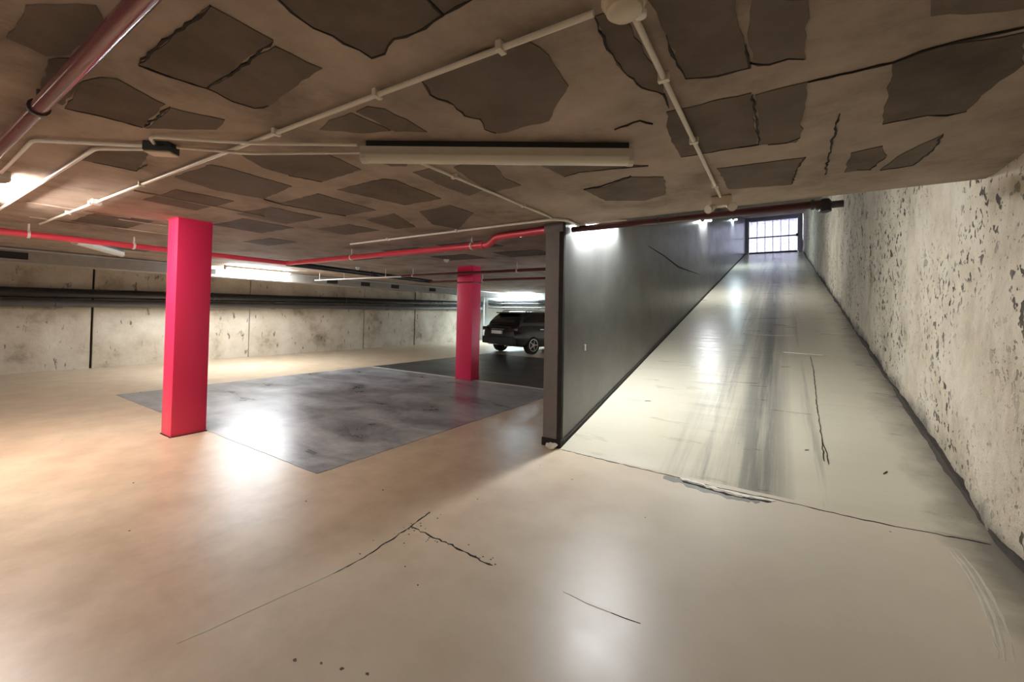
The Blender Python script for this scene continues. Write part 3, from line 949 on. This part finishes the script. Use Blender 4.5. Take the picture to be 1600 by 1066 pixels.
link('box_body', box((-0.075, -0.045, -0.055), (0.075, 0.045, -0.0005), 0.005), 'plastic_black', b)
link('box_lid', box((-0.07, -0.042, -0.066), (0.07, 0.042, -0.055), 0.004), 'fitting_cream', b)
conduit([(-1.945, 1.68, zc), (-1.93, 2.40, zc), (-1.905, 3.62, zc)], 'cream conduit running from the unlit tube light towards the grey wall', 0.010, clips=((-1.935, 2.2, 'y'), (-1.915, 3.1, 'y')), fillet=0)
conduit([(-5.2, 3.70, zc), (-1.93, 3.70, zc), (-1.82, 3.80, zc), (-1.82, 4.09, zc)], 'white conduit along the ceiling above the red pipe', 0.0125, 'conduit_white', clips=((-4.4, 3.70, 'x'), (-3.2, 3.70, 'x')))
conduit([(-10.4, 6.35, 2.19), (-7.2, 6.45, 2.19)], 'white conduit on drop rods beyond the lit left tube light', 0.016, 'conduit_white', fillet=0)
co = bpy.context.scene.objects[-1] if False else [o for o in COL.objects if o.name.startswith('conduit')][-1]
for x, y, z in ((-10.2, 6.356, 2.19), (-9.2, 6.388, 2.19), (-7.7, 6.434, 2.19)):
    link('rod', add_tube(bmesh.new(), [(x, y, z), (x, y, H - 0.001)], 0.008, 8), 'conduit_white', co)

# round detector at the crossing of the conduits
d = empty('smoke_detector', (-0.405, 1.225, H))
tag(d, 'round cream ceiling detector at the top of the view, where two conduits meet', 'detector')
link('base', lathe([(0.070, -0.0005), (0.070, -0.018), (0.062, -0.030)], seg=24), 'fitting_cream', d, smooth=True)
link('dome', lathe([(0.056, -0.028), (0.054, -0.048), (0.040, -0.060), (0.010, -0.064)], seg=24), 'fitting_cream', d, smooth=True)
link('lens', lathe([(0.020, -0.002), (0.019, -0.016), (0.010, -0.022)], (0.035, 0.052, -0.028), seg=14), 'conduit_white', d, smooth=True)
for (x, y, lb) in ((-5.18, 5.72, 'tiny white ceiling detector just left of the smaller column'), (-8.0, 5.9, 'tiny white ceiling detector beyond the red pipe corner')):
    o = empty('smoke_detector', (x, y, H))
    tag(o, lb, 'detector', 'tiny ceiling detectors')
    link('base', lathe([(0.055, -0.0005), (0.055, -0.015), (0.046, -0.025)], seg=18), 'conduit_white', o, smooth=True)
    link('dome', lathe([(0.040, -0.024), (0.036, -0.048), (0.014, -0.06)], seg=18), 'conduit_white', o, smooth=True)

# twin-headed emergency lamp at the ramp opening
e = empty('emergency_lamp', (-0.40, 3.70, H))
tag(e, 'small cream twin-headed lamp under the ceiling edge at the ramp', 'lamp')
link('body', box((-0.075, -0.035, -0.085), (0.075, 0.035, -0.0005), 0.010), 'fitting_cream', e, smooth=True)
for s in (-1, 1):
    hd = link('lamp_head', add_tube(bmesh.new(), [(s * 0.055, -0.02, -0.085), (s * 0.075, -0.055, -0.105), (s * 0.085, -0.085, -0.115)], [0.022, 0.030, 0.036], 14), 'fitting_cream', e, smooth=True)
    link('lens', add_tube(bmesh.new(), [(s * 0.085, -0.085, -0.115), (s * 0.088, -0.092, -0.117)], 0.030, 14), 'conduit_white', hd, smooth=True)

# ---- services on the left wall
p = pipe('drain_pipe', [(XL + 0.125, YN + 0.1, 1.36), (XL + 0.125, YB - 0.05, 1.62)], 0.085, 'pipe_grey', 'long grey black drain pipe along the left wall', group='left wall pipes')
for y in (0.2, 2.1, 6.5, 10.8):
    z = 1.36 + 0.26 * (y - YN) / (YB - YN)
    link('coupling', lathe([(0.086, -0.06), (0.097, -0.055), (0.097, 0.055), (0.086, 0.06)], (XL + 0.125, y, z), 'y', 16), 'pipe_grey', p, smooth=True)
p = pipe('drain_pipe', [(XL + 0.15, YN + 0.1, 1.56), (XL + 0.15, YB - 0.05, 1.86)], 0.105, 'pipe_black', 'thicker black band just above the grey drain pipe on the left wall', group='left wall pipes')  # black tube running along the top of the grey pipe
for y in (1.0, 4.9, 8.9, 13.0):
    z = 1.56 + 0.30 * (y - YN) / (YB - YN)
    link('clamp', lathe([(0.106, -0.015), (0.116, -0.015), (0.116, 0.015), (0.106, 0.015)], (XL + 0.15, y, z), 'y', 16), 'dark_steel', p, smooth=True)
du = empty('ventilation_duct', (-11.2, YN + 0.05, 2.13))
tag(du, 'grey ventilation duct with dark grilles under the ceiling along the left side', 'duct')
Ld = 16.4 - YN
link('duct_body', box((-0.25, 0, 0.0), (0.2, Ld, 0.248), 0.008), 'duct_grey', du)
link('duct_lip', box((0.2, 0, 0.205), (0.225, Ld, 0.225), 0.003), 'zinc', du)
for y in (1.25, 4.1, 7.25, 8.4, 9.6, 11.4):
    yy = y - YN - 0.05
    f = link('grille_frame', box((0.198, yy - 0.20, 0.035), (0.212, yy + 0.20, 0.185), 0.003), 'duct_grey', du)
    link('grille', box((0.205, yy - 0.17, 0.05), (0.216, yy + 0.17, 0.17), 0.002), 'joint_dark', f)

# ---- services on the far wall
for z, r, mt, lb in ((2.02, 0.05, 'pipe_grey', 'uppermost grey pipe on the far wall above the parked car'), (1.86, 0.045, 'pipe_black', 'black pipe on the far wall between two pipes above the parked car'),
                     (1.68, 0.04, 'pipe_grey', 'lowest grey pipe on the far wall above the parked car')):
    p = pipe('wall_pipe', [(XL + 0.5, YB - 0.09, z), (XD0 - 0.1, YB - 0.09, z)], r, mt, lb, group='far wall pipes')
    for x in (-11.5, -9.5, -7.5):
        link('bracket', box((x - 0.02, YB - 0.09, z - r - 0.02), (x + 0.02, YB, z + r + 0.02)), 'dark_steel', p)
p = pipe('wall_pipe', [(XL + 0.22, YB - 0.12, 0.0), (XL + 0.22, YB - 0.12, 2.3)], 0.05, 'duct_grey', 'upright grey pipe in the far left corner', group='far wall pipes')
link('coupling', lathe([(0.051, -0.05), (0.062, -0.05), (0.062, 0.05), (0.051, 0.05)], (XL + 0.22, YB - 0.12, 1.2), 'z', 14), 'duct_grey', p, smooth=True)

# ---- gate
gt = empty('garage_gate', (-0.405, YG, zg))
tag(gt, 'bright daylit gate with frosted panes at the top of the ramp', 'gate')
W2 = 1.325
g0, g1 = 0.10, 2.16
link('frame', box((-W2, -0.04, 0.0), (W2, 0.04, g0), 0.006), 'dark_steel', gt)['label'] = 'dark bottom rail'
link('frame', box((-W2, -0.04, g1 - 0.06), (W2, 0.04, g1), 0.006), 'pilaster', gt)
for s in (-1, 1):
    link('frame', box((s * W2 - 0.035, -0.04, g0), (s * W2 + 0.035, 0.04, g1 - 0.06), 0.006), 'dark_steel', gt)
zm = g0 + (g1 - g0) * 0.46
link('middle_rail', box((-W2 + 0.035, -0.035, zm - 0.035), (W2 - 0.035, 0.035, zm + 0.035), 0.005), 'dark_steel', gt)
xs = frange(-W2 + 0.04, W2 - 0.04, 6)
for k in range(1, 6):
    for za, zb_ in ((g0, zm - 0.035), (zm + 0.035, g1 - 0.06)):
        link('mullion', box((xs[k] - 0.012, -0.025, za), (xs[k] + 0.012, 0.025, zb_)), 'pilaster', gt)
for k in range(6):
    for za, zb_ in ((g0, zm - 0.035), (zm + 0.035, g1 - 0.06)):
        pn = link('pane', box((xs[k] + 0.012, -0.004, za), (xs[k + 1] - 0.012, 0.004, zb_)), 'frosted', gt)
        cx, cz = (xs[k] + xs[k + 1]) / 2, (za + zb_) / 2
        if k in (1, 3, 4):
            link('pane_bar', box((cx - 0.10, -0.012, cz - 0.008), (cx + 0.10, -0.004, cz + 0.008)), 'pilaster', pn)
link('gate_lock', box((W2 - 0.10, -0.09, 0.95), (W2 + 0.03, -0.04, 1.15), 0.008), 'dark_steel', gt)

# ---- crumpled paper at the foot of the grey wall
bm = bmesh.new()
bmesh.ops.create_icosphere(bm, subdivisions=3, radius=0.045)
for v in bm.verts:
    n_ = noise.noise(v.co * 42.0)
    v.co = v.co * (1.0 + 0.55 * n_)
    v.co.x *= 1.35
    v.co.z *= 0.65
zmin = min(v.co.z for v in bm.verts)
for v in bm.verts:
    v.co += Vector((-1.985, 3.862, -zmin))
o = link('crumpled_paper', bm, 'paper')
tag(o, 'crumpled white scrap at the foot of the grey wall end', 'litter')


# ---- parked car, seen from behind
def build_car(loc, rot):
    car = empty('parked_car', loc, rot)
    tag(car, 'black hatchback parked at the back of the garage, seen from behind', 'car')
    st = [(-2.14, 0.62, 0.44, 0.80), (-2.10, 0.78, 0.36, 0.92), (-1.95, 0.86, 0.29, 0.99), (-1.6, 0.895, 0.25, 1.01), (-0.8, 0.90, 0.23, 1.00), (0.2, 0.90, 0.23, 0.98),
          (1.0, 0.90, 0.23, 0.97), (1.5, 0.88, 0.25, 0.92), (1.9, 0.83, 0.29, 0.84), (2.08, 0.74, 0.34, 0.76), (2.16, 0.60, 0.42, 0.66)]
    bm = bmesh.new()
    rings = []
    for y, w, zb, zt in st:
        hgt = zt - zb
        half = [(0.0, zb), (w * 0.82, zb), (w * 0.96, zb + 0.10 * hgt), (w, zb + 0.35 * hgt), (w, zb + 0.55 * hgt), (w * 0.965, zb + 0.80 * hgt), (w * 0.90, zt - 0.02), (w * 0.6, zt + 0.015), (0.0, zt + 0.03)]
        full = half + [(-x, z) for x, z in reversed(half[1:-1])]
        rings.append([bm.verts.new((x, y, z)) for x, z in full])
    n = len(rings[0])
    for A, B in zip(rings, rings[1:]):
        for j in range(n):
            bm.faces.new((A[j], A[(j + 1) % n], B[(j + 1) % n], B[j]))
    bm.faces.new(list(reversed(rings[0])))
    bm.faces.new(rings[-1])
    link('body', bm, 'car_paint', car, smooth=True)
    # cabin
    bm = bmesh.new()
    rows = [(0.93, -2.00, 1.25, 0.80), (1.10, -1.93, 0.98, 0.775), (1.28, -1.76, 0.62, 0.70), (1.40, -1.60, 0.36, 0.635), (1.455, -1.45, 0.16, 0.57), (1.48, -1.1, -0.1, 0.45)]
    rings = []
    for z, ya, yb, w in rows:
        q = [(-w, ya + 0.10), (-w * 0.85, ya), (w * 0.85, ya), (w, ya + 0.10), (w, yb - 0.14), (w * 0.8, yb), (-w * 0.8, yb), (-w, yb - 0.14)]
        rings.append([bm.verts.new((x, y, z)) for x, y in q])
    for A, B in zip(rings, rings[1:]):
        for j in range(8):
            bm.faces.new((A[j], A[(j + 1) % 8], B[(j + 1) % 8], B[j]))
    bm.faces.new(list(reversed(rings[0])))
    bm.faces.new(rings[-1])
    link('cabin', bm, 'car_paint', car, smooth=True)

    def quad(name, pts, mt, parent, off):
        bm = bmesh.new()
        P = [Vector(p) for p in pts]
        nrm = (P[1] - P[0]).cross(P[2] - P[0]).normalized()
        a = [bm.verts.new(p + nrm * off) for p in P]
        b = [bm.verts.new(p - nrm * 0.01) for p in P]
        bm.faces.new(a)
        bm.faces.new(list(reversed(b)))
        k = len(P)
        for i in range(k):
            bm.faces.new((a[i], b[i], b[(i + 1) % k], a[(i + 1) % k]))
        return link(name, bm, mt, parent)
    quad('rear_window', [(-0.60, -1.94, 1.08), (0.60, -1.94, 1.08), (0.50, -1.625, 1.385), (-0.50, -1.625, 1.385)], 'car_glass', car, 0.012)
    quad('windscreen', [(0.60, 0.97, 1.10), (-0.60, 0.97, 1.10), (-0.48, 0.37, 1.40), (0.48, 0.37, 1.40)], 'car_glass', car, 0.012)
    for s in (-1, 1):
        for ya, yb, yc, yd in ((-1.70, -0.62, -0.62, -1.45), (-0.55, 0.62, 0.22, -0.55)):
            pts = [(s * 0.772, ya, 1.09), (s * 0.772, yb, 1.09), (s * 0.645, yc, 1.38), (s * 0.645, yd, 1.38)]
            if s < 0:
                pts.reverse()
            quad('side_window', pts, 'car_glass', car, 0.012)
        link('roof_rail', tube([(s * 0.60, -1.4, 1.46), (s * 0.60, -1.3, 1.50), (s * 0.60, 0.0, 1.50), (s * 0.60, 0.1, 1.45)], 0.014, 8), 'plastic_black', car, smooth=True)
        link('tail_light', box((min(s * 0.56, s * 0.85), -2.135, 0.80), (max(s * 0.56, s * 0.85), -1.98, 0.93), 0.03), 'tail_red', car, smooth=True)
        link('door_mirror', box((min(s * 0.86, s * 1.02), 0.60, 0.98), (max(s * 0.86, s * 1.02), 0.76, 1.12), 0.03), 'car_paint', car, smooth=True)
        link('door_handle', box((min(s * 0.885, s * 0.91), -0.95, 0.84), (max(s * 0.885, s * 0.91), -0.78, 0.87), 0.006), 'alloy', car)
    link('spoiler', box((-0.56, -1.74, 1.405), (0.56, -1.45, 1.445), 0.012), 'car_paint', car, smooth=True)
    link('bumper', box((-0.80, -2.19, 0.34), (0.80, -1.96, 0.60), 0.05), 'plastic_black', car, smooth=True)
    link('number_plate', box((-0.26, -2.205, 0.70), (0.26, -2.13, 0.81), 0.004), 'plate_white', car)
    link('trim_strip', box((-0.30, -2.17, 0.845), (0.30, -2.10, 0.865), 0.004), 'alloy', car)
    link('exhaust', tube([(0.45, -2.20, 0.31), (0.45, -1.9, 0.31)], 0.03, 12), 'alloy', car, smooth=True)
    tyre = bm_t = lathe([(0.20, -0.10), (0.29, -0.105), (0.318, -0.08), (0.318, 0.08), (0.29, 0.105), (0.20, 0.10)], (0, 0, 0), 'x', 28)
    first = link('wheel', tyre, 'rubber', car, smooth=True)
    first.location = (-0.80, -1.28, 0.32)
    bm = lathe([(0.045, 0.085), (0.05, 0.112), (0.02, 0.116)], (0, 0, 0), 'x', 16)
    for k in range(5):
        a = 2 * math.pi * k / 5
        add_tube(bm, [(0.100, 0.03 * math.cos(a), 0.03 * math.sin(a)), (0.090, 0.20 * math.cos(a), 0.20 * math.sin(a))], [0.028, 0.02], 8)
    add_lathe(bm, [(0.19, 0.07), (0.215, 0.107), (0.195, 0.109), (0.185, 0.07)], (0, 0, 0), 'x', 28, False)
    rim = link('rim', bm, 'alloy', first, smooth=True)
    for x, y, r in ((0.80, -1.28, 0), (-0.80, 1.32, 0), (0.80, 1.32, 0)):
        w = copy_of(first, car, (x, y, 0.32))
        rm = copy_of(rim, w)
        if x < 0:
            rm.rotation_euler = (0, 0, math.pi)
    rim.rotation_euler = (0, 0, math.pi)
    return car


HEAD = math.radians(-14)
lw = Vector((-0.80, -1.28, 0))
lw.rotate(Matrix.Rotation(HEAD, 3, 'Z'))
build_car((-8.75 - lw.x, 12.75 - lw.y, 0.0), HEAD)
